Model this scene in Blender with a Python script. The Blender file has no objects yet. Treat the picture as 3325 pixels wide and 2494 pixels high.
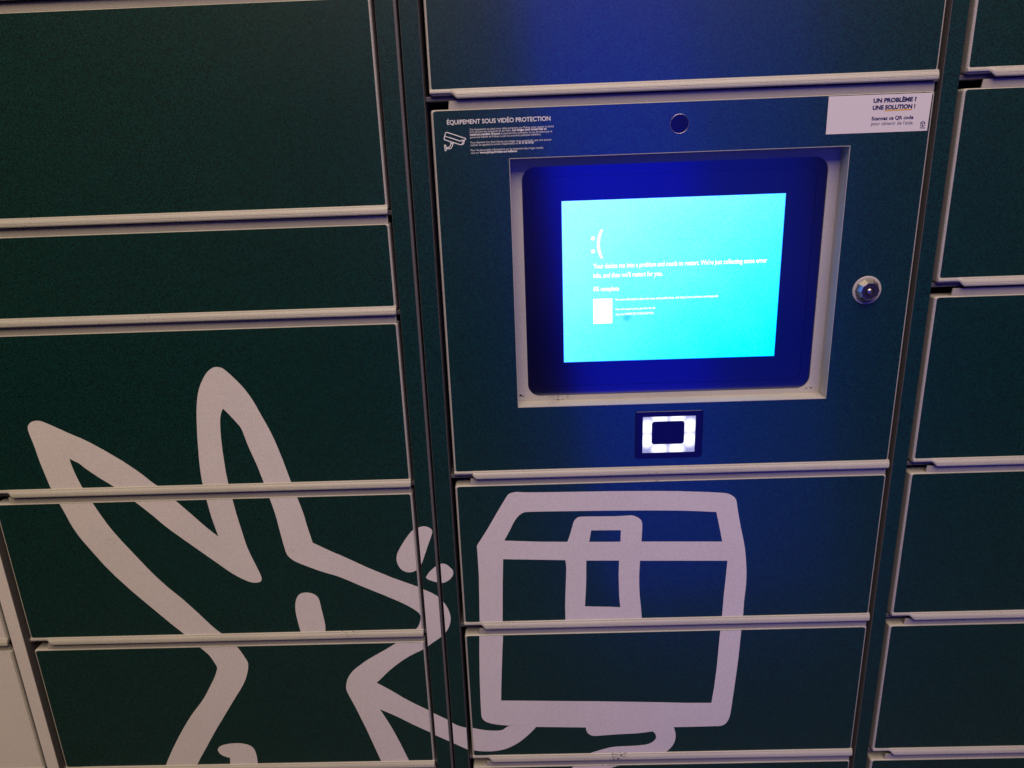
import bpy, bmesh, math, random
from mathutils import Matrix, Vector, Quaternion
from mathutils.geometry import tessellate_polygon
random.seed(7)
scene = bpy.context.scene
C = scene.collection

# ------------------------------------------------------------------ camera
# X right along the lockers, Y into the lockers, Z up; door fronts lie on Y = 0.
PW, PH, PF = 3325.0, 2494.0, 2400.0
CAM = Vector((0.0, -0.72, 1.5))
PITCH, ROLL, YAW = math.radians(17.5639), math.radians(2.1678), math.radians(-1.3953)
_f = Vector((math.sin(YAW)*math.cos(PITCH), math.cos(YAW)*math.cos(PITCH), -math.sin(PITCH)))
_r = Vector((math.cos(YAW), -math.sin(YAW), 0))
_d = _f.cross(_r)
AX = math.cos(ROLL)*_r + math.sin(ROLL)*_d
AY = -math.sin(ROLL)*_r + math.cos(ROLL)*_d
AZ = _f
def at(px, py, y=0.0):
    """photograph pixel -> (x, z) on the plane Y = y (a surface of the locker)"""
    d = AX*((px-PW/2)/PF) + AY*((py-PH/2)/PF) + AZ
    t = (y-CAM.y)/d.y
    return (CAM.x+d.x*t, CAM.z+d.z*t)
cam = bpy.data.objects.new('camera', bpy.data.cameras.new('camera')); C.objects.link(cam)
up = -AY; back = -AZ
cam.matrix_world = Matrix(((AX.x, up.x, back.x, CAM.x), (AX.y, up.y, back.y, CAM.y), (AX.z, up.z, back.z, CAM.z), (0, 0, 0, 1)))
cam.data.sensor_width = 36.0; cam.data.lens = PF/PW*36.0
cam.data.clip_start = 0.01; cam.data.clip_end = 200
scene.camera = cam

# ------------------------------------------------------------------ light
world = bpy.data.worlds.new('World'); scene.world = world; world.use_nodes = True
bg = world.node_tree.nodes['Background']
bg.inputs[0].default_value = (0.62, 0.44, 0.28, 1); bg.inputs[1].default_value = 0.032
def area(name, loc, target, sx, sy, color, power, spread=180, lean=0):
    l = bpy.data.lights.new(name, 'AREA'); l.shape = 'RECTANGLE'; l.size = sx; l.size_y = sy
    l.color = color; l.energy = power; l.spread = math.radians(spread)
    o = bpy.data.objects.new(name, l); C.objects.link(o); o.location = loc
    o.rotation_euler = (Quaternion((0, 1, 0), math.radians(lean)) @ (Vector(target)-Vector(loc)).to_track_quat('-Z', 'Y')).to_euler()
    return o
# warm lamp over the pavement, a few metres in front of the lockers
area('ceiling_lamp', (0.1, -1.75, 3.9), (0.1, 0, 1.2), 2.6, 2.4, (1.0, 0.80, 0.63), 112)
# two added blue lamps, out of view, mirrored as a soft band in the panels
area('added_blue_lamp', (0.255, -1.0, 1.20), (0.255, 0, 1.20), 0.34, 1.7, (0.0, 0.01, 1.0), 1.0, 95, -7)
area('added_blue_lamp', (0.56, -1.0, 1.20), (0.56, 0, 1.20), 0.26, 1.7, (0.0, 0.03, 1.0), 0.36, 95, -7)
scene.view_settings.view_transform = 'Standard'; scene.view_settings.look = 'None'
scene.view_settings.exposure = 0.0; scene.view_settings.gamma = 1.0
scene.view_settings.use_curve_mapping = False

# ------------------------------------------------------------------ materials
def mat(name, color, rough=0.5, spec=0.5, ior=1.5, metal=0.0, coat=0.0, coat_rough=0.2):
    m = bpy.data.materials.new(name); m.use_nodes = True
    b = m.node_tree.nodes['Principled BSDF']
    b.inputs['Base Color'].default_value = (*color, 1); b.inputs['Roughness'].default_value = rough
    b.inputs['IOR'].default_value = ior; b.inputs['Metallic'].default_value = metal
    b.inputs['Specular IOR Level'].default_value = spec
    b.inputs['Coat Weight'].default_value = coat; b.inputs['Coat Roughness'].default_value = coat_rough
    return m
def N(m, t, **kw):
    n = m.node_tree.nodes.new(t)
    for k, v in kw.items():
        if k in n.inputs: n.inputs[k].default_value = v
        else: setattr(n, k, v)
    return n
def texture(m, scale, amount, bump, chips=0.0, chip_col=(0.03, 0.022, 0.018), grime=0.0, rvar=0.08):
    """fine grain in colour, an orange-peel bump, worn chips and cloudy grime"""
    nt = m.node_tree; L = nt.links.new; b = nt.nodes['Principled BSDF']
    base = tuple(b.inputs['Base Color'].default_value)
    tc = N(m, 'ShaderNodeNewGeometry')
    fine = N(m, 'ShaderNodeTexNoise', Scale=scale, Detail=2.0, Roughness=0.6); L(tc.outputs['Position'], fine.inputs['Vector'])
    cloud = N(m, 'ShaderNodeTexNoise', Scale=9.0, Detail=5.0, Roughness=0.6); L(tc.outputs['Position'], cloud.inputs['Vector'])
    r = N(m, 'ShaderNodeMapRange'); r.inputs['From Min'].default_value = 0.25; r.inputs['From Max'].default_value = 0.75
    r.inputs['To Min'].default_value = 1-amount; r.inputs['To Max'].default_value = 1+amount; L(fine.outputs['Fac'], r.inputs['Value'])
    g = N(m, 'ShaderNodeMapRange'); g.inputs['From Min'].default_value = 0.3; g.inputs['From Max'].default_value = 0.7
    g.inputs['To Min'].default_value = 1-grime; g.inputs['To Max'].default_value = 1.0; L(cloud.outputs['Fac'], g.inputs['Value'])
    mul = N(m, 'ShaderNodeMath', operation='MULTIPLY'); L(r.outputs[0], mul.inputs[0]); L(g.outputs[0], mul.inputs[1])
    vm = N(m, 'ShaderNodeVectorMath', operation='SCALE'); vm.inputs[0].default_value = base[:3]; L(mul.outputs[0], vm.inputs['Scale'])
    out = vm.outputs[0]
    if chips:
        cn = N(m, 'ShaderNodeTexNoise', Scale=620.0, Detail=3.0, Roughness=0.7); L(tc.outputs['Position'], cn.inputs['Vector'])
        cm = N(m, 'ShaderNodeTexNoise', Scale=16.0, Detail=2.0); L(tc.outputs['Position'], cm.inputs['Vector'])
        a = N(m, 'ShaderNodeMath', operation='MULTIPLY'); L(cn.outputs['Fac'], a.inputs[0]); L(cm.outputs['Fac'], a.inputs[1])
        th = N(m, 'ShaderNodeMapRange'); th.inputs['From Min'].default_value = chips; th.inputs['From Max'].default_value = chips+0.025
        L(a.outputs[0], th.inputs['Value'])
        mx = N(m, 'ShaderNodeMix', data_type='RGBA'); L(th.outputs[0], mx.inputs['Factor']); L(out, mx.inputs['A']); mx.inputs['B'].default_value = (*chip_col, 1)
        out = mx.outputs['Result']
    L(out, b.inputs['Base Color'])
    if rvar:
        rr = N(m, 'ShaderNodeMapRange'); r0 = b.inputs['Roughness'].default_value
        rr.inputs['To Min'].default_value = r0-rvar; rr.inputs['To Max'].default_value = r0+rvar
        L(cloud.outputs['Fac'], rr.inputs['Value']); L(rr.outputs[0], b.inputs['Roughness'])
    if bump:
        bn = N(m, 'ShaderNodeTexNoise', Scale=scale*0.55, Detail=2.0); L(tc.outputs['Position'], bn.inputs['Vector'])
        bp = N(m, 'ShaderNodeBump', Strength=bump, Distance=0.0004); L(bn.outputs['Fac'], bp.inputs['Height'])
        L(bp.outputs['Normal'], b.inputs['Normal'])
    return m
M = {}
M['green'] = texture(mat('green vinyl', (0.0018, 0.030, 0.0265), 0.31, 0.9, 1.55, coat=1.0, coat_rough=0.14), 750, 1.0, 0.05, rvar=0.025)
def wiped(m, lo, hi):
    """uneven sheen: cleaning streaks in the roughness of the clear coat"""
    nt = m.node_tree; b = nt.nodes['Principled BSDF']
    g = N(m, 'ShaderNodeNewGeometry'); mp = N(m, 'ShaderNodeMapping'); mp.inputs['Scale'].default_value = (26, 26, 4); mp.inputs['Rotation'].default_value = (0, 0.25, 0)
    nt.links.new(g.outputs['Position'], mp.inputs['Vector'])
    n = N(m, 'ShaderNodeTexNoise', Scale=1.0, Detail=6.0, Roughness=0.65, Distortion=0.8); nt.links.new(mp.outputs[0], n.inputs['Vector'])
    r = N(m, 'ShaderNodeMapRange'); r.inputs['From Min'].default_value = 0.3; r.inputs['From Max'].default_value = 0.7
    r.inputs['To Min'].default_value = lo; r.inputs['To Max'].default_value = hi
    nt.links.new(n.outputs['Fac'], r.inputs['Value']); nt.links.new(r.outputs[0], b.inputs['Coat Roughness'])
wiped(M['green'], 0.09, 0.21)
M['light'] = texture(mat('light powder coat', (0.50, 0.47, 0.405), 0.42, 0.5), 900, 0.14, 0.45, chips=0.418, grime=0.12)
M['stop'] = texture(mat('light inner flange', (0.47, 0.43, 0.36), 0.5, 0.4), 1300, 0.12, 0.3, grime=0.15)
M['white'] = texture(mat('white vinyl', (0.80, 0.73, 0.70), 0.48, 0.5), 900, 0.12, 0.12, chips=0.47, chip_col=(0.3, 0.25, 0.22), grime=0.06)
M['grey'] = texture(mat('dark grey steel', (0.125, 0.115, 0.112), 0.45, 0.5), 1200, 0.25, 0.3)
M['black'] = mat('black interior', (0.006, 0.006, 0.007), 0.7, 0.2)
M['paper'] = texture(mat('sticker paper', (0.78, 0.72, 0.69), 0.5, 0.4), 1400, 0.06, 0.08, rvar=0.03)
M['navy'] = mat('navy ink', (0.012, 0.014, 0.10), 0.5, 0.4)
M['yellow'] = mat('yellow ink', (0.75, 0.42, 0.05), 0.5, 0.4)
M['ink'] = mat('white ink', (0.86, 0.83, 0.80), 0.5, 0.4)
M['bezel'] = mat('black bezel glass', (0.001, 0.001, 0.010), 0.16, 1.0, 1.75, coat=1.0, coat_rough=0.14)
M['lens'] = mat('dark lens window', (0.004, 0.004, 0.045), 0.22, 0.6)
M['steel'] = texture(mat('chromed steel', (0.55, 0.51, 0.47), 0.36, 0.5, metal=1.0), 700, 0.1, 0.15, rvar=0.05)
M['darksteel'] = mat('dark lock face', (0.10, 0.08, 0.11), 0.35, 0.5, metal=0.8)
M['ground'] = texture(mat('paving', (0.05, 0.048, 0.046), 0.8, 0.3), 60, 0.3, 0.3, grime=0.3)
def emissive(name, color, strength):
    m = bpy.data.materials.new(name); m.use_nodes = True; nt = m.node_tree; nt.nodes.clear()
    o = nt.nodes.new('ShaderNodeOutputMaterial'); e = nt.nodes.new('ShaderNodeEmission')
    e.inputs[0].default_value = (*color, 1); e.inputs[1].default_value = strength
    nt.links.new(e.outputs[0], o.inputs[0]); return m
M['glyph'] = emissive('screen white', (1.0, 1.0, 1.0), 1.5)
M['lcd'] = emissive('screen cyan', (0.1, 1, 1), 1.0)
M['ring'] = emissive('scanner light', (0.9, 0.9, 1.0), 1.6)

# ------------------------------------------------------------------ mesh helpers (x, z in metres on a plane, y = depth)
mm = 0.001
def link(name, me, m, parent=None):
    o = bpy.data.objects.new(name, me); C.objects.link(o)
    if m is not None and not me.materials: me.materials.append(M[m] if isinstance(m, str) else m)
    if parent is not None: o.parent = parent
    return o
def from_bm(name, bm, m, parent=None, smooth=False):
    bmesh.ops.recalc_face_normals(bm, faces=bm.faces)
    me = bpy.data.meshes.new(name); bm.to_mesh(me); bm.free()
    if smooth:
        for p in me.polygons: p.use_smooth = True
    return link(name, me, m, parent)
def rrect(x0, x1, z0, z1, r=0.0, n=5, inset=0.0):
    x0 += inset; x1 -= inset; z0 += inset; z1 -= inset; r = max(r-inset, 1e-5)
    pts = []
    for cx, cz, a0 in ((x1-r, z1-r, 0), (x0+r, z1-r, 90), (x0+r, z0+r, 180), (x1-r, z0+r, 270)):
        for k in range(n+1):
            a = math.radians(a0+90*k/n); pts.append((cx+r*math.cos(a), cz+r*math.sin(a)))
    return pts
def circle(cx, cz, r, n=40):
    return [(cx+r*math.cos(2*math.pi*k/n), cz+r*math.sin(2*math.pi*k/n)) for k in range(n)]
def plate(bm, loops, y):
    """flat face with holes"""
    polys = [[Vector((p[0], p[1], 0)) for p in lp] for lp in loops]
    flat = [p for lp in loops for p in lp]
    vs = [bm.verts.new((p[0], y, p[1])) for p in flat]
    for t in tessellate_polygon(polys):
        try: bm.faces.new([vs[i] for i in t])
        except ValueError: pass
    out = []; k = 0
    for lp in loops: out.append(vs[k:k+len(lp)]); k += len(lp)
    return out
def ring_y(bm, pts, y): return [bm.verts.new((p[0], y, p[1])) for p in pts]
def skin(bm, a, b):
    n = len(a)
    for i in range(n): bm.faces.new((a[i], a[(i+1) % n], b[(i+1) % n], b[i]))
def slab(bm, outer, holes, y0, y1):
    """prism with holes between y0 (front) and y1 (back)"""
    f = plate(bm, [outer]+holes, y0); k = plate(bm, [outer]+holes, y1)
    for a, b in zip(f, k): skin(bm, a, b)
def soft_slab(bm, box, r, y0, y1, ch, holes=()):
    """rounded-rectangle prism whose front edge is rounded over ch"""
    x0, x1, z0, z1 = box
    prof = [(0.0, 1.0), (0.13, 0.5), (0.5, 0.13), (1.0, 0.0)]       # (depth, inset) in units of ch
    rings = []
    for i, (d, ins) in enumerate(prof):
        pts = rrect(x0, x1, z0, z1, r, inset=ins*ch)
        if i == 0: rings.append(plate(bm, [pts]+list(holes), y0)[0]); 
        else: rings.append(ring_y(bm, pts, y0+d*ch))
    pts = rrect(x0, x1, z0, z1, r)
    last = plate(bm, [pts]+list(holes), y1)
    rings.append(last[0])
    for a, b in zip(rings, rings[1:]): skin(bm, a, b)
    for h, lb in zip(holes, last[1:]): skin(bm, ring_y(bm, h, y0), lb)
    bmesh.ops.remove_doubles(bm, verts=bm.verts, dist=1e-6)
def box(bm, x0, x1, y0, y1, z0, z1):
    slab(bm, [(x0, z0), (x1, z0), (x1, z1), (x0, z1)], [], y0, y1)
def lathe(bm, cx, cz, prof, n=40):
    """profile of (radius, y) turned about the axis (cx, *, cz)"""
    rings = []
    for r, y in prof:
        if r < 1e-7: rings.append([bm.verts.new((cx, y, cz))])
        else: rings.append([bm.verts.new((cx+r*math.cos(2*math.pi*k/n), y, cz+r*math.sin(2*math.pi*k/n))) for k in range(n)])
    for a, b in zip(rings, rings[1:]):
        if len(a) == 1 and len(b) == 1: continue
        for i in range(n):
            j = (i+1) % n
            if len(a) == 1: bm.faces.new((a[0], b[i], b[j]))
            elif len(b) == 1: bm.faces.new((a[i], a[j], b[0]))
            else: bm.faces.new((a[i], a[j], b[j], b[i]))
def tag(o, label=None, cat=None, group=None, kind=None):
    if label: o['label'] = label
    if cat: o['category'] = cat
    if group: o['group'] = group
    if kind: o['kind'] = kind
    return o
def empty(name, loc):
    o = bpy.data.objects.new(name, None); o.empty_display_size = 0.1; C.objects.link(o); o.location = loc; return o
_txt = {}
def text_mesh(s, bold=0.0):
    cu = bpy.data.curves.new('t', 'FONT'); cu.body = s; cu.size = 1.0; cu.offset = bold; cu.resolution_u = 3
    o = bpy.data.objects.new('t', cu); C.objects.link(o)
    dg = bpy.context.evaluated_depsgraph_get()
    me = bpy.data.meshes.new_from_object(o.evaluated_get(dg))
    bpy.data.objects.remove(o); bpy.data.curves.remove(cu)
    return [v.co.copy() for v in me.vertices], [tuple(p.vertices) for p in me.polygons]
def put_text(bm, s, p0, p1, height, y, bold=0.0):
    """one line from baseline point p0 to p1 (x, z); height = font size"""
    vs, fs = text_mesh(s, bold)
    xa = min(v.x for v in vs); xb = max(v.x for v in vs)
    ux, uz = p1[0]-p0[0], p1[1]-p0[1]; ln = math.hypot(ux, uz); ux /= ln; uz /= ln
    k = ln/(xb-xa)
    w = [bm.verts.new((p0[0]+ux*(v.x-xa)*k-uz*v.y*height, y, p0[1]+uz*(v.x-xa)*k+ux*v.y*height)) for v in vs]
    for f in fs:
        try: bm.faces.new([w[i] for i in f])
        except ValueError: pass
def tubes(bm, paths, r, y):
    """flattened round strokes (drawn pictogram lines)"""
    cu = bpy.data.curves.new('s', 'CURVE'); cu.dimensions = '3D'; cu.bevel_depth = r; cu.bevel_resolution = 2; cu.use_fill_caps = True
    for pts, closed in paths:
        sp = cu.splines.new('POLY'); sp.points.add(len(pts)-1); sp.use_cyclic_u = closed
        for q, p in zip(sp.points, pts): q.co = (p[0], 0, p[1], 1)
    o = bpy.data.objects.new('s', cu); C.objects.link(o)
    me = bpy.data.meshes.new_from_object(o.evaluated_get(bpy.context.evaluated_depsgraph_get()))
    bpy.data.objects.remove(o); bpy.data.curves.remove(cu)
    base = [bm.verts.new((v.co.x, y+v.co.y*0.25, v.co.z)) for v in me.vertices]
    for p in me.polygons:
        try: bm.faces.new([base[i] for i in p.vertices])
        except ValueError: pass

# ------------------------------------------------------------------ setting
bm = bmesh.new(); box(bm, -6, 6, -6, 6, -0.1, 0.0)
tag(from_bm('pavement', bm, 'ground'), 'plain grey paving under the parcel lockers', kind='structure')

# ------------------------------------------------------------------ the printed line drawing (photo pixels -> door plane)
def zpts(base, s, pts): return [(base[0]+x*s, base[1]+y*s) for x, y in pts]
S = 1100/2212
def z4(*p): return zpts((0, 800), S, p)
def b1(*p): return zpts((0, 1669), S, p)
def b2(*p): return zpts((1100, 1669), S, p)
def b3(*p): return zpts((2225, 1669), S, p)
def q1(*p): return zpts((1500, 1560), 500/2212, p)
def q2(*p): return zpts((2000, 1560), 500/2212, p)
def q8(*p): return zpts((1850, 2250), 480/2212, p)
animal = (b1((1010,1800),(1080,1659),(1090,1620),(1130,1530),(1180,1430),(1250,1310),(1330,1210),(1375,1120),(1405,1060),(1418,1015),(1420,1000),(1412,985),(1370,920),(1320,880),(1220,795),(1100,700),(980,600),(860,500),(750,400),(680,330),(600,240),(520,150),(460,60),(430,0))
 + z4((340,1595),(300,1500),(255,1390),(225,1300),(195,1230),(182,1190),(184,1172),(192,1158),(203,1148),(220,1140),(245,1137),(275,1142),(330,1165),(440,1215),(560,1265),(680,1330),(800,1400),(920,1480),(1000,1545),(1045,1572))
 + b1((1250,0),(1340,80),(1428,148),(1400,70),(1375,0))
 + z4((1325,1560),(1305,1440),(1290,1250),(1283,1080),(1290,980),(1299,935),(1310,900),(1327,863),(1345,830),(1365,808),(1385,794),(1400,788),(1415,787),(1440,790),(1460,798),(1520,850),(1590,920),(1650,1000),(1700,1090),(1780,1230),(1850,1400),(1900,1535))
 + b1((1985,0),(2000,60),(2043,187),(2200,260))
 + b2((0,262),(180,345),(350,415),(500,468),(565,490),(620,515),(660,540),(695,580),(720,622),(731,660),(732,690),(722,730),(707,757),(680,790),(590,850),(560,880),(480,915),(400,965),(330,1020),(280,1070),(248,1100),(350,1155),(450,1215),(580,1277),(630,1298),(720,1340),(755,1365),(800,1383),(885,1398),(960,1412),(1060,1415),(1090,1395),(1110,1380),(1290,1388),(1250,1430),(1180,1490),(1100,1530),(1050,1542),(1000,1548),(940,1548),(890,1543),(840,1530),(760,1493),(720,1475),(640,1440),(600,1425),(480,1370),(380,1320),(268,1272),(340,1380),(400,1490),(450,1590),(485,1659),(560,1810),(380,1810),(300,1659),(240,1530),(180,1400),(110,1260),(60,1170),(50,1145),(48,1125),(52,1095),(60,1070),(75,1045),(95,1020),(120,1000),(180,955),(250,915),(330,870),(390,830),(460,790),(512,745),(525,722),(535,690),(535,665),(528,648),(500,625),(430,585),(300,530),(150,470),(0,405))
 + b1((2100,375),(1980,330),(1930,310),(1900,290),(1880,272),(1868,250),(1850,190),(1820,80),(1800,0))
 + z4((1725,1545),(1680,1430),(1620,1300),(1590,1220),(1578,1190),(1560,1165),(1500,1100),(1457,1058),(1447,1080),(1440,1110),(1438,1140),(1442,1230),(1455,1340),(1475,1470),(1493,1555))
 + b1((1545,0),(1580,110),(1605,190),(1625,240),(1670,330),(1700,390),(1710,415),(1709,432),(1700,442),(1680,447),(1655,447),(1625,440),(1590,425),(1520,390),(1400,305),(1250,200),(1080,80),(990,0))
 + z4((770,1582),(650,1510),(560,1450),(515,1413),(495,1405),(455,1385),(462,1410),(490,1480),(520,1540),(548,1590))
 + b1((655,0),(720,90),(800,180),(900,285),(1000,390),(1100,480),(1200,560),(1300,650),(1400,745),(1470,795),(1555,870),(1590,920),(1620,965),(1622,990),(1620,1020),(1605,1080),(1580,1130),(1530,1210),(1470,1310),(1410,1410),(1350,1520),(1300,1610),(1280,1659),(1210,1800)))
parcel = (q1((650,215),(670,195),(700,180),(740,170),(790,163),(830,165),(900,171),(1300,166),(2212,152))
 + q2((500,150),(900,152),(1300,165),(1540,177),(1600,185),(1640,198),(1690,230),(1720,262),(1733,300),(1745,400),(1765,520),(1790,660),(1815,780),(1838,890),(1855,1000),(1865,1130),(1872,1250),(1874,1340),(1868,1480),(1860,1560))
 + b3((383,570),(377,660),(365,760),(345,950),(320,1130),(295,1300),(286,1332),(270,1360),(252,1375),(225,1383),(190,1383))
 + q8((1900,500),(1555,507),(1570,550),(1585,620),(1580,690),(1560,745),(1540,780),(1470,860),(1300,960),(900,1040),(640,1105),(420,1190),(300,1300),(-120,1300),(-20,1170),(50,1100),(180,980),(320,890),(400,868),(520,832),(650,803),(780,795),(980,788),(1130,772),(1180,760),(1220,742),(1255,718),(1278,695),(1292,665),(1290,635),(1275,600),(1240,570),(1120,587),(1000,600),(700,615),(400,638),(350,638),(310,627),(275,603),(255,575),(245,550),(240,512))
 + b2((1290,1388),(1110,1380),(1020,1372),(985,1363),(960,1355),(942,1340),(933,1325),(930,1300),(925,1200),(920,1050),(918,900),(918,790),(920,690),(918,560),(915,420))
 + q1((245,1400),(235,1230),(225,1080),(220,1000),(213,950),(222,920),(260,865),(370,690),(500,465),(580,330)))
h_top = (q1((608,863),(690,710),(740,605),(775,550),(800,520),(830,490),(870,465),(905,448),(1400,440),(2212,430))
 + q2((500,428),(870,430),(1100,435),(1440,450),(1470,590),(1500,740),(1525,876),(365,876),(370,800),(378,660),(376,610),(365,575),(345,550),(310,527),(270,510),(235,500),(200,500),(0,513))
 + q1((2212,513),(1720,517),(1680,522),(1650,535),(1620,565),(1600,600),(1585,660),(1550,780),(1515,880),(1100,878)))
h_handle = q1((1855,715),(2212,712)) + q2((70,712),(65,876)) + q1((2212,880),(1828,880))
h_latch = q1((1785,1148),(2212,1148)) + q2((45,1148),(38,1350),(45,1659)) + b2((1838,608),(1780,605),(1607,602)) + q1((1778,1600),(1785,1400))
h_body = (q1((592,1128),(1485,1142),(1500,1230),(1493,1450),(1485,1659)) + b2((1478,600),(1480,706),(1980,700),(1972,600)) + q2((340,1659),(330,1400),(345,1150),(1600,1150),(1575,1400),(1548,1640))
 + b3((240,660),(225,790),(205,1000),(188,1130),(170,1232),(0,1232)) + b2((2100,1228),(1700,1222),(1060,1217),(1062,1100),(1068,900),(1073,790),(1070,690),(1070,560)) + q1((585,1500)))
eye = b1((1975,815),(1965,770),(1948,710),(1935,660),(1928,610),(1930,575),(1938,545),(1955,522),(1975,514),(2000,511),(2030,515),(2050,522),(2070,535),(2085,555),(2100,620),(2118,690),(2126,735),(2125,770),(2118,815))
whisker_a = b2((525,82),(545,76),(560,75),(580,79),(597,87),(609,97),(613,112),(605,140),(580,210),(550,300),(532,345),(505,368),(480,378),(450,380),(425,372),(405,358),(388,335),(378,305),(377,285),(382,255),(400,220),(430,170),(470,115),(500,93))
whisker_b = b2((570,408),(583,385),(600,365),(640,330),(660,321),(685,318),(705,325),(725,340),(745,360),(750,376),(745,398),(730,418),(710,433),(685,444),(660,443),(625,436),(595,426),(578,418))
hand = b1((1500,1800),(1505,1659),(1503,1590),(1470,1582),(1445,1570),(1428,1552),(1422,1538),(1428,1524),(1440,1514),(1460,1506),(1500,1498),(1540,1495),(1575,1496),(1610,1502),(1635,1511),(1652,1523),(1665,1540),(1674,1565),(1682,1600),(1686,1659),(1690,1800))
def smooth(lp, it=1):
    """one corner-cutting pass on shallow bends only, so curves lose their facets"""
    for _ in range(it):
        out = []; n = len(lp)
        for i in range(n):
            p, q, r = lp[i-1], lp[i], lp[(i+1) % n]
            a = math.atan2(q[1]-p[1], q[0]-p[0]); b = math.atan2(r[1]-q[1], r[0]-q[0])
            t = abs((b-a+math.pi) % (2*math.pi)-math.pi)
            if 0.06 < t < 0.75:
                out.append((q[0]+(p[0]-q[0])*0.25, q[1]+(p[1]-q[1])*0.25)); out.append((q[0]+(r[0]-q[0])*0.25, q[1]+(r[1]-q[1])*0.25))
            else: out.append(q)
        lp = out
    return lp
drawing = []
for loops in ([animal], [parcel, h_top, h_handle, h_latch, h_body], [eye], [whisker_a], [whisker_b], [hand]):
    drawing.append([[at(*p) for p in smooth(lp, 2)] for lp in loops])
def islands(bm):
    bm.verts.ensure_lookup_table(); seen = set(); out = []
    for v in bm.verts:
        if v in seen: continue
        st = [v]; seen.add(v); grp = []
        while st:
            u = st.pop(); grp.append(u)
            for e in u.link_edges:
                w = e.other_vert(u)
                if w not in seen: seen.add(w); st.append(w)
        out.append(grp)
    return out
def printed(name, parent, rect, y, mat_='white'):
    """the pieces of the drawing that fall on one door or post, each a part of its own"""
    x0, x1, z0, z1 = rect
    for loops in drawing:
        xs = [p[0] for p in loops[0]]; zs = [p[1] for p in loops[0]]
        if max(xs) < x0 or min(xs) > x1 or max(zs) < z0 or min(zs) > z1: continue
        bm = bmesh.new(); plate(bm, loops, y)
        for co, no in (((x0, 0, 0), (-1, 0, 0)), ((x1, 0, 0), (1, 0, 0)), ((0, 0, z0), (0, 0, -1)), ((0, 0, z1), (0, 0, 1))):
            if not bm.faces: break
            bmesh.ops.bisect_plane(bm, geom=bm.verts[:]+bm.edges[:]+bm.faces[:], dist=1e-7, plane_co=co, plane_no=no, clear_outer=True)
        if bm.faces:
            for grp in islands(bm):
                fs = {f for v in grp for f in v.link_faces}
                if not fs: continue
                b = bmesh.new(); mp = {v: b.verts.new(v.co) for v in grp}
                for f in fs: b.faces.new([mp[v] for v in f.verts])
                r = bmesh.ops.extrude_face_region(b, geom=b.faces[:])
                bmesh.ops.translate(b, verts=[v for v in r['geom'] if isinstance(v, bmesh.types.BMVert)], vec=(0, 0.00012, 0))
                from_bm(name, b, mat_, parent)
        bm.free()

# ------------------------------------------------------------------ locker doors
LIP = [(0.4, -0.1), (-0.6, 0.0), (-1.4, -0.5), (-1.7, -1.2), (-1.75, -1.7), (-2.1, -1.75), (-2.8, -2.7), (-3.4, -4.0), (-3.7, -5.2), (-3.5, -5.6), (-3.75, -6.0), (-3.7, -7.6), (-3.3, -8.4), (-2.7, -8.75), (-2.0, -8.4), (-1.7, -7.6), (0.4, -6.6)]
def lip(x0, x1, zt, style):
    bm = bmesh.new(); st = []
    if style == 'chamfer':
        stations = [(x0+0.5*mm, .36, .30), (x0+20*mm, .36, .30), (x0+20.2*mm, .55, 1), (x0+21.5*mm, .74, 1), (x0+23*mm, .9, 1), (x0+24.6*mm, 1, 1)]
    else:
        stations = [(x0+0.6*mm, .42, .34), (x0+18.5*mm, .42, .34), (x0+20.2*mm, .46, .42), (x0+21.6*mm, .58, .62), (x0+23*mm, .78, .85), (x0+24.4*mm, .93, .97), (x0+26*mm, 1, 1)]
    stations += [(x1-0.9*mm, 1, 1), (x1-0.2*mm, .95, .93), (x1+0.2*mm, .8, .7)]
    for x, sz, sy in stations: st.append([bm.verts.new((x, (a*sy if a < 0 else a)*mm, zt+b*sz*mm)) for a, b in LIP])
    for a, b in zip(st, st[1:]): skin(bm, a, b)
    bm.faces.new(st[0]); bm.faces.new(st[-1])
    return bm
REC = (-12.3*mm, 302.5*mm, 1246.3*mm, 1492.5*mm)         # recess for the terminal screen
BEZ = (-1.2*mm, 291.4*mm, 1251.8*mm, 1483.6*mm)
LOCK = (332*mm, 1357*mm); EYE = (145*mm, 1517.2*mm)
doors = []
def make_door(cab, x0, x1, zt, zh, face='green', screen=False, style='s', label=None):
    """zt: top edge, zh: where the handle lip starts; the shell hangs a little behind the lip"""
    rect = [(REC[0], REC[2]), (REC[1], REC[2]), (REC[1], REC[3]), (REC[0], REC[3])]
    holes = [rect] if screen else []
    bm = bmesh.new(); soft_slab(bm, (x0, x1, zh-5.4*mm, zt), 2.6*mm, 0, 17*mm, 1.9*mm, holes)
    d = from_bm('door', bm, 'light', cab)
    if label: d['label'] = label
    pr = (x0+2.3*mm, x1-1.9*mm, zh-0.3*mm, zt-1.1*mm)
    bm = bmesh.new()
    g = 0.0*mm
    slab(bm, rrect(*pr, 2.6*mm), [[(REC[0]+g, REC[2]+g), (REC[1]-g, REC[2]+g), (REC[1]-g, REC[3]-g), (REC[0]+g, REC[3]-g)]] if screen else [], -0.35*mm, -0.02*mm)
    from_bm('panel', bm, face, d)
    from_bm('handle_lip', lip(x0, x1, zh, style), 'light', d)
    bm = bmesh.new(); slab(bm, [(x0+16.5*mm, zt+0.02*mm), (x1-1*mm, zt+0.02*mm), (x1-1*mm, zt+7.4*mm), (x0+17.4*mm, zt+7.4*mm)], [], 1.3*mm, 2.5*mm)
    from_bm('door_stop', bm, 'stop', d)
    if face == 'green': printed('printed_line', d, pr, -0.55*mm)
    return d
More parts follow.
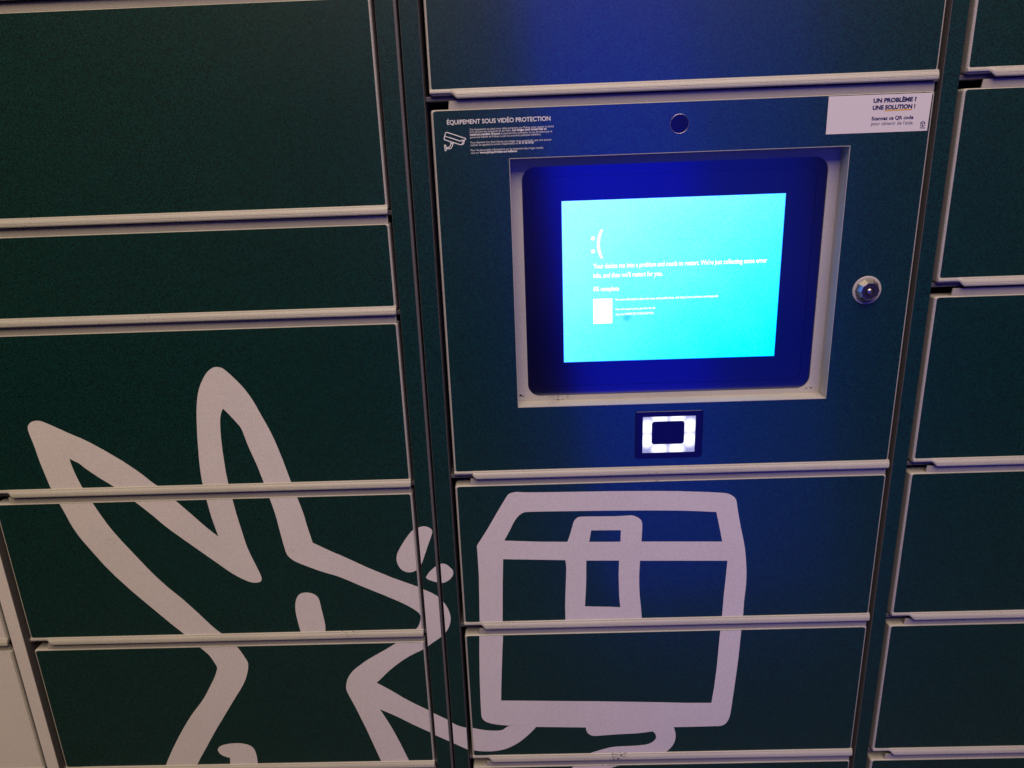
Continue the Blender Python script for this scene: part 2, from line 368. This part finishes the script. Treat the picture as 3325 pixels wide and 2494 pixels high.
def make_rail(cab, x0, x1, zh):
    bm = bmesh.new(); soft_slab(bm, (x0, x1, zh-10.0*mm, zh-5.7*mm), 0.4*mm, 5.0*mm, 40*mm, 0.6*mm)
    from_bm('cross_rail', bm, 'grey', cab)
def make_post(cab, x0, x1, v0, v1, z0, z1, face='green'):
    bm = bmesh.new(); soft_slab(bm, (x0, x1, z0, z1), 0.9*mm, -1.4*mm, 60*mm, 0.8*mm)
    p = from_bm('side_post', bm, 'grey', cab)
    bm = bmesh.new(); slab(bm, rrect(v0, v1, z0+1*mm, z1-1*mm, 0.5*mm, 2), [], -1.75*mm, -1.42*mm)
    from_bm('vinyl_strip', bm, face, p)
    if face == 'green': printed('printed_line', p, (v0, v1, z0, z1), -1.95*mm)
    return p
def carcass(cab, x0, x1, z0, z1):
    bm = bmesh.new(); box(bm, x0, x1, 60*mm, 560*mm, z0, z1); from_bm('cabinet_body', bm, 'grey', cab)
    bm = bmesh.new(); box(bm, x0+2*mm, x1-2*mm, 40*mm, 59*mm, z0+2*mm, z1-2*mm); from_bm('dark_interior', bm, 'black', cab)
    bm = bmesh.new(); box(bm, x0+10*mm, x1-10*mm, 20*mm, 540*mm, 0, z0); from_bm('plinth', bm, 'grey', cab)
    bm = bmesh.new(); box(bm, x0, x1, -1*mm, 560*mm, z1, z1+30*mm); from_bm('top_cap', bm, 'grey', cab)

CW = 457*mm
rows_left = [(1830, 1650.3), (1632.8, 1454.5), (1437.2, 1357.0), (1339.7, 1169.5), (1152.5, 981.7), (964.6, 794), (776.5, 606), (588.5, 418), (400.5, 230)]
rows_mid = [(1832, 1744), (1726.5, 1554.8), (1537.3, 1176.5), (1159.5, 989.5), (971.6, 800), (781.5, 611), (593, 422), (404, 233)]
rows_right = [(1832, 1744.5), (1727, 1555.5), (1538, 1366.7), (1348.3, 1176.8), (1159.8, 989.0), (971.8, 799.5), (781.5, 611), (593, 422), (404, 233)]
Z0, Z1 = 0.21, 1.836
# left cabinet: a white column and a green column
left = empty('parcel_locker', (0, 0, 0))
tag(left, 'parcel locker cabinet whose green doors carry the white line drawing of a long-eared animal', 'parcel locker')
XA, XD = -586.5*mm, -1070*mm
carcass(left, -1.0895, -0.1075, Z0, Z1)
make_post(left, -1.0895, -1.0745, -1.0890, -1.0750, Z0, Z1, 'white')
make_post(left, -608.4*mm, -593.4*mm, -608.0*mm, -593.9*mm, Z0, Z1, 'white')
make_post(left, -126.0*mm, -106.9*mm, -125.5*mm, -109.4*mm, Z0, Z1)
for zt, zh in rows_left:
    make_door(left, XA, XA+CW, zt*mm, zh*mm)
    make_rail(left, -593.2*mm, -126.2*mm, zh*mm)
for zt, zh in rows_left:
    if zt == 1437.2: continue                      # the white column has one tall door where the green one has two
    make_door(left, XD, XD+CW, (1437.2 if zt == 1339.7 else zt)*mm, zh*mm, 'white')
    make_rail(left, -1.0743, -608.6*mm, zh*mm)
# right cabinet: the terminal column and the next column
right = empty('parcel_locker', (0, 0, 0))
tag(right, 'parcel locker cabinet whose door holds the lit touchscreen above a white parcel drawing', 'parcel locker')
XB, XC = -82.8*mm, 399.0*mm
carcass(right, -0.1045, 0.8755, Z0, Z1)
make_post(right, -104.7*mm, -87.3*mm, -104.1*mm, -87.8*mm, Z0, Z1)
make_post(right, 378.0*mm, 393.5*mm, 378.5*mm, 393.0*mm, Z0, Z1)
make_post(right, 0.8600, 0.8755, 0.8605, 0.8750, Z0, Z1)
for i, (zt, zh) in enumerate(rows_mid):
    sc = (i == 2)
    d = make_door(right, XB, XB+CW, zt*mm, zh*mm, 'green', sc, 'chamfer' if sc else 's', 'terminal door with screen recess, printed notice and key lock' if sc else None)
    if sc: tdoor = d
    make_rail(right, -87.1*mm, 377.8*mm, zh*mm)
for zt, zh in rows_right:
    make_door(right, XC, XC+CW, zt*mm, zh*mm)
    make_rail(right, 393.7*mm, 0.8598, zh*mm)

# ------------------------------------------------------------------ terminal door fittings
# light tray behind the opening
bm = bmesh.new()
t = 1.1*mm; D = 18*mm
rect = lambda k: [(REC[0]-k, REC[2]-k), (REC[1]+k, REC[2]-k), (REC[1]+k, REC[3]+k), (REC[0]-k, REC[3]+k)]
f = plate(bm, [rect(0.02*mm), [(p[0], p[1]) for p in rect(-0.5*mm)]], -0.75*mm)      # narrow folded lip
inner0 = f[1]; outer0 = f[0]
k = ring_y(bm, rect(-0.5*mm), D); skin(bm, inner0, k)
o1 = ring_y(bm, rect(0.02*mm), -0.36*mm); skin(bm, outer0, o1)
hb = rrect(*BEZ, 13*mm, 8)
bp = plate(bm, [rect(-0.5*mm), hb], D+0.01*mm)
skin(bm, bp[1], ring_y(bm, hb, D+1.2*mm))
from_bm('screen_recess', bm, 'light', tdoor)
# chipped paint in the lower corners of the recess
def blob(cx, cz, rx, rz, n=14, seed=1):
    rnd = random.Random(seed)
    return [(cx+rx*(0.55+0.6*rnd.random())*math.cos(2*math.pi*i/n), cz+rz*(0.55+0.6*rnd.random())*math.sin(2*math.pi*i/n)) for i in range(n)]
for j, (cx, cz, rx, rz) in enumerate(((-9.2, 1253.4, 1.6, 1.3), (-6.8, 1252.7, 1.4, 0.7), (293.5, 1252.2, 1.4, 0.8), (288.8, 1252.0, 1.8, 0.35))):
    bm = bmesh.new(); slab(bm, blob(cx*mm, cz*mm, rx*mm, rz*mm, seed=j+3), [], D-0.12*mm, D-0.02*mm)
    from_bm('paint_chip', bm, M['black'], tdoor)
# key lock
bm = bmesh.new(); lathe(bm, *LOCK, [(9.5*mm, -0.4*mm), (9.5*mm, -1.1*mm), (13.2*mm, -1.1*mm), (13.8*mm, -0.9*mm), (14*mm, -0.36*mm)])
from_bm('lock_washer', bm, 'light', tdoor, True)
bm = bmesh.new(); lathe(bm, *LOCK, [(12.0*mm, -1.12*mm), (11.8*mm, -1.9*mm), (8.9*mm, -7.6*mm), (8.6*mm, -8.0*mm), (8.2*mm, -8.05*mm), (8.05*mm, -7.7*mm)], 10)
from_bm('lock_bezel', bm, 'steel', tdoor)
bm = bmesh.new(); lathe(bm, *LOCK, [(8.1*mm, -7.5*mm), (4.6*mm, -7.5*mm), (4.5*mm, -8.0*mm), (4.0*mm, -8.0*mm), (3.9*mm, -7.0*mm), (0, -7.0*mm)])
from_bm('lock_face', bm, 'darksteel', tdoor, False)
bm = bmesh.new(); lathe(bm, *LOCK, [(3.1*mm, -6.95*mm), (3.0*mm, -7.6*mm), (2.2*mm, -8.3*mm), (1.0*mm, -8.6*mm), (0, -8.65*mm)])
from_bm('lock_pin', bm, 'steel', tdoor, True)
# surveillance eye: a dark window with a bright rim
bm = bmesh.new(); lathe(bm, *EYE, [(8.7*mm, -0.37*mm), (8.65*mm, -0.75*mm), (8.3*mm, -0.8*mm), (8.15*mm, -0.5*mm)], 48)
from_bm('camera_rim', bm, 'steel', tdoor, True)
bm = bmesh.new(); lathe(bm, *EYE, [(8.12*mm, -0.42*mm), (5.0*mm, -0.48*mm), (0, -0.5*mm)], 48)
from_bm('camera_window', bm, 'lens', tdoor, True)
# printed notice
TY = -0.50*mm
T0 = (1380, 300); TS = 500/2212
def tp(x, y): return at(T0[0]+x*TS, T0[1]+y*TS)
bm = bmesh.new()
put_text(bm, 'ÉQUIPEMENT SOUS VIDÉO PROTECTION', tp(318, 465), tp(1802, 405), 5.5*mm, TY, 0.018)
from_bm('notice_heading', bm, 'ink', tdoor)
notice = [([('Cet équipement est placé sous vidéo protection par Pickup, pour assurer la sûreté', 0, 642, 1850)], 548, 500),
 ([('et la sécurité des personnes et des biens.', 0, 643, 1243), ('Les images sont conservées au', 1, 1256, 1745)], 584, 535),
 ([('maximum pendant 30 jours', 1, 646, 1078), ("et peuvent être visionnées en cas d'incident par le", 0, 1090, 1826)], 622, 572),
 ([('personnel habilité de Pickup ou par les autorités publiques habilitées.', 0, 649, 1668)], 660, 614),
 ([("Vous disposez d'un droit d'accès aux images vous concernant, que vous pouvez", 0, 652, 1815)], 735, 690),
 ([("exercer en appelant le service d'exploitation au", 0, 655, 1336), ('01 41 66 34 26', 1, 1350, 1562)], 772, 732),
 ([('Pour de plus amples informations sur le traitement des images rendez', 0, 658, 1698)], 846, 806),
 ([('vous sur', 0, 660, 778), ('www.pickup.fr/video-surveillance.', 1, 788, 1328)], 884, 854)]
for parts, ya, yb in notice:
    xa = parts[0][2]; xb = parts[-1][3]
    for s, bold, x0, x1 in parts:
        bm = bmesh.new()
        put_text(bm, s, tp(x0, ya+(yb-ya)*(x0-xa)/(xb-xa)), tp(x1, ya+(yb-ya)*(x1-xa)/(xb-xa)), (2.55 if not bold else 2.75)*mm, TY, 0.034 if bold else 0.0)
        from_bm('notice_line', bm, 'ink', tdoor)
bm = bmesh.new()
P = lambda *pts: [tp(*p) for p in pts]
tubes(bm, [(P((305, 575), (318, 577), (580, 662), (588, 675), (560, 690), (530, 690), (510, 702), (500, 700), (290, 632), (275, 672), (283, 683), (490, 748), (515, 755), (532, 748), (552, 692)), False),
           (P((305, 575), (297, 582), (276, 660), (275, 672)), False), (P((352, 650), (500, 700)), False),
           (P((560, 692), (566, 700), (555, 740), (545, 748), (532, 748)), False), (P((365, 715), (372, 730), (385, 738), (410, 735)), False),
           (P((375, 735), (365, 770), (350, 788), (310, 797)), False), (P((402, 738), (395, 770), (375, 805), (350, 812), (308, 814)), False),
           (P((280, 765), (290, 842), (303, 840), (303, 775), (296, 758), (280, 760)), True)], 0.42*mm, TY)
from_bm('camera_pictogram', bm, 'ink', tdoor)

# ------------------------------------------------------------------ touchscreen behind the recess
mon = empty('touchscreen', (0, 0, 0))
tag(mon, 'square black-framed touchscreen glowing cyan with a white sad-face error message', 'screen')
DY = 20.0*mm
DS = (36.9*mm, 253.6*mm, 1287.6*mm, 1450.6*mm)
bm = bmesh.new(); hole = [(DS[0], DS[2]), (DS[1], DS[2]), (DS[1], DS[3]), (DS[0], DS[3])]
inner = rrect(8*mm, 282*mm, 1262*mm, 1474*mm, 9*mm, 6)
slab(bm, [(-8*mm, 1249*mm), (298*mm, 1249*mm), (298*mm, 1488*mm), (-8*mm, 1488*mm)], [inner], D+1.25*mm, D+9*mm)
from_bm('bezel', bm, 'bezel', mon)
bm = bmesh.new(); slab(bm, rrect(8.15*mm, 281.85*mm, 1262.15*mm, 1473.85*mm, 9*mm, 6), [hole], D+1.55*mm, D+6*mm)
from_bm('glass_border', bm, 'bezel', mon)
bm = bmesh.new(); box(bm, DS[0]+0.1*mm, DS[1]-0.1*mm, DY+0.2*mm, DY+2*mm, DS[2]+0.1*mm, DS[3]-0.1*mm)
disp = from_bm('display', bm, 'lcd', mon)
# viewing-angle colour shift of the panel, painted as a fixed gradient in its emission
m = M['lcd']; nt = m.node_tree; em = [n for n in nt.nodes if n.type == 'EMISSION'][0]
geo = N(m, 'ShaderNodeNewGeometry'); mp = N(m, 'ShaderNodeMapping')
mp.inputs['Location'].default_value = (-0.145, 0, -1.405); nt.links.new(geo.outputs['Position'], mp.inputs['Vector'])
dot = N(m, 'ShaderNodeVectorMath', operation='DOT_PRODUCT'); dot.inputs[1].default_value = (0.62, 0, -0.8); nt.links.new(mp.outputs[0], dot.inputs[0])
ns = N(m, 'ShaderNodeTexNoise', Scale=14.0, Detail=3.0); nt.links.new(geo.outputs['Position'], ns.inputs['Vector'])
fn = N(m, 'ShaderNodeTexNoise', Scale=900.0, Detail=1.0); nt.links.new(geo.outputs['Position'], fn.inputs['Vector'])
a1 = N(m, 'ShaderNodeMath', operation='MULTIPLY_ADD'); a1.inputs[1].default_value = 0.06; nt.links.new(ns.outputs['Fac'], a1.inputs[0]); nt.links.new(dot.outputs['Value'], a1.inputs[2])
a2 = N(m, 'ShaderNodeMath', operation='MULTIPLY_ADD'); a2.inputs[1].default_value = 0.14; nt.links.new(fn.outputs['Fac'], a2.inputs[0]); nt.links.new(a1.outputs[0], a2.inputs[2])
cr = N(m, 'ShaderNodeValToRGB'); nt.links.new(a2.outputs[0], cr.inputs['Fac'])
e = cr.color_ramp.elements; e[0].position = 0.0; e[0].color = (0.40, 1.0, 3.4, 1); e[1].position = 0.25; e[1].color = (0.0, 1.0, 3.4, 1)
for pos, col in ((0.07, (0.24, 0.98, 3.4, 1)), (0.135, (0.11, 0.86, 3.4, 1)), (0.19, (0.035, 0.90, 3.4, 1))):
    x = e.new(pos); x.color = col
# a greasy finger mark on the panel
sm = N(m, 'ShaderNodeVectorMath', operation='DISTANCE'); sm.inputs[1].default_value = (0.1015, DY, 1.3335); nt.links.new(geo.outputs['Position'], sm.inputs[0])
sn = N(m, 'ShaderNodeTexNoise', Scale=260.0, Detail=2.0); nt.links.new(geo.outputs['Position'], sn.inputs['Vector'])
sa = N(m, 'ShaderNodeMath', operation='MULTIPLY_ADD'); sa.inputs[1].default_value = 0.006; nt.links.new(sn.outputs['Fac'], sa.inputs[0]); nt.links.new(sm.outputs['Value'], sa.inputs[2])
sr = N(m, 'ShaderNodeMapRange'); sr.inputs['From Min'].default_value = 0.0042; sr.inputs['From Max'].default_value = 0.009; sr.inputs['To Min'].default_value = 0.55; sr.inputs['To Max'].default_value = 0.0
nt.links.new(sa.outputs[0], sr.inputs['Value'])
mx = N(m, 'ShaderNodeMix', data_type='RGBA'); nt.links.new(sr.outputs[0], mx.inputs['Factor']); nt.links.new(cr.outputs['Color'], mx.inputs['A']); mx.inputs['B'].default_value = (0.0, 0.50, 0.50, 1)
nt.links.new(mx.outputs['Result'], em.inputs[0]); em.inputs[1].default_value = 1.15
SY = DY-0.15*mm
def sp(x, y): return at(1800+x*800/2212, 600+y*800/2212, SY)
bm = bmesh.new()
for cx, cy in ((347, 482), (348, 598)):
    c = sp(cx, cy); plate(bm, [circle(c[0], c[1], 2.0*mm, 20)], SY)
arc = []
for i in range(13):
    tt = i/12; arc.append((395+((tt-0.5)*2)**2*32, 402+tt*258))
L_ = [sp(x-13, y) for x, y in arc]; R_ = [sp(x+13, y) for x, y in arc]
plate(bm, [L_+R_[::-1]], SY)
from_bm('sad_face', bm, 'glyph', disp)
for s, x0, y0, x1, y1, h, b in (
    ("Your device ran into a problem and needs to restart. We're just collecting some error", 348, 752, 1910, 697, 6.6, .028),
    ("info, and then we'll restart for you.", 350, 836, 972, 815, 6.6, .028),
    ('0% complete', 350, 956, 582, 950, 6.4, .028),
    ('For more information about this issue and possible fixes, visit https://www.windows.com/stopcode', 550, 1041, 1470, 1007, 3.3, .026),
    ('If you call a support person, give them this info:', 550, 1126, 908, 1113, 3.0, .026),
    ('Stop code: UNEXPECTED STORE EXCEPTION', 550, 1172, 890, 1160, 3.1, .026)):
    bm = bmesh.new(); put_text(bm, s, sp(x0, y0), sp(x1, y1), h*mm, SY, b); from_bm('message_line', bm, 'glyph', disp)
bm = bmesh.new(); plate(bm, [[sp(348, 1025), sp(521, 1020), sp(521, 1243), sp(350, 1250)]], SY); from_bm('blank_code_square', bm, 'glyph', disp)

# ------------------------------------------------------------------ barcode scanner
sc = empty('barcode_scanner', (0, 0, 0))
tag(sc, 'small barcode scanner window with a white light ring, set below the touchscreen', 'scanner')
bm = bmesh.new(); soft_slab(bm, (108.7*mm, 178.5*mm, 1186*mm, 1238*mm), 2.2*mm, -1.3*mm, -0.37*mm, 0.6*mm, [rrect(116.4*mm, 170.8*mm, 1192.0*mm, 1232.2*mm, 0.4*mm, 2)])
from_bm('housing', bm, 'lens', sc)
win = rrect(125.8*mm, 159.6*mm, 1201.2*mm, 1226.8*mm, 3.2*mm, 6)
bm = bmesh.new(); slab(bm, rrect(116.5*mm, 170.7*mm, 1192.1*mm, 1232.1*mm, 0.4*mm, 2), [win], -0.9*mm, -0.4*mm)
lr = from_bm('light_ring', bm, 'ring', sc)
bm = bmesh.new(); slab(bm, [(p[0], p[1]) for p in rrect(125.85*mm, 159.55*mm, 1201.25*mm, 1226.75*mm, 3.2*mm, 6)], [], -0.7*mm, -0.42*mm)
from_bm('scan_window', bm, 'lens', sc)
# eight diodes behind the diffuser
m = M['ring']; nt = m.node_tree; em = [n for n in nt.nodes if n.type == 'EMISSION'][0]
geo = N(m, 'ShaderNodeNewGeometry'); last = None
for (lx, lz) in ((134, 1229), (152, 1229), (121, 1221), (165, 1221), (121, 1206), (165, 1206), (134, 1196), (152, 1196)):
    dv = N(m, 'ShaderNodeVectorMath', operation='DISTANCE'); dv.inputs[1].default_value = (lx*mm, -0.0009, lz*mm); nt.links.new(geo.outputs['Position'], dv.inputs[0])
    r = N(m, 'ShaderNodeMapRange', interpolation_type='SMOOTHSTEP'); r.inputs['From Min'].default_value = 0.0115; r.inputs['From Max'].default_value = 0.0045; nt.links.new(dv.outputs['Value'], r.inputs['Value'])
    if last is None: last = r.outputs[0]
    else:
        mx = N(m, 'ShaderNodeMath', operation='MAXIMUM'); nt.links.new(last, mx.inputs[0]); nt.links.new(r.outputs[0], mx.inputs[1]); last = mx.outputs[0]
mr = N(m, 'ShaderNodeMix', data_type='RGBA'); nt.links.new(last, mr.inputs['Factor'])
mr.inputs['A'].default_value = (0.36, 0.36, 0.72, 1); mr.inputs['B'].default_value = (1.25, 1.25, 1.5, 1)
nt.links.new(mr.outputs['Result'], em.inputs[0]); em.inputs[1].default_value = 1.0

# ------------------------------------------------------------------ help sticker
st = empty('help_sticker', (0, 0, 0))
tag(st, 'white rectangular help sticker with navy lettering in the corner of the terminal door', 'sticker')
bm = bmesh.new(); slab(bm, [(279.0*mm, 1503.1*mm), (370.7*mm, 1503.1*mm), (371.4*mm, 1535.6*mm), (278.8*mm, 1535.7*mm)], [], -0.62*mm, -0.37*mm)
from_bm('sheet', bm, 'paper', st)
KY = -0.72*mm
def kp(x, y): return at(2640+x*460/2212, 260+y*460/2212)
for s, x0, y0, x1, y1, h, b in (('UN PROBLÈME ?', 935, 356, 1608, 328, 5.0, .05), ('UNE SOLUTION !', 922, 466, 1588, 438, 5.0, .05),
        ('Scannez ce QR code', 905, 630, 1558, 606, 4.4, .03), ("pour obtenir de l'aide.", 900, 708, 1560, 690, 4.3, .0)):
    bm = bmesh.new(); put_text(bm, s, kp(x0, y0), kp(x1, y1), h*mm, KY, b); from_bm('lettering', bm, 'navy', st)
bm = bmesh.new(); slab(bm, [kp(1112, 468), kp(1540, 450), kp(1540, 470), kp(1112, 488)], [], -0.68*mm, -0.63*mm); from_bm('yellow_underline', bm, 'yellow', st)
bm = bmesh.new(); K = lambda *pts: [kp(*p) for p in pts]
tubes(bm, [(K((1712, 645), (1742, 662), (1738, 708), (1702, 726), (1672, 708), (1676, 662)), True), (K((1676, 664), (1706, 682), (1742, 664)), False), (K((1706, 682), (1702, 724)), False)], 0.30*mm, KY)
put_text(bm, 'Pickup', kp(1662, 756), kp(1742, 752), 1.5*mm, KY, 0.03)
from_bm('cube_logo', bm, 'navy', st)
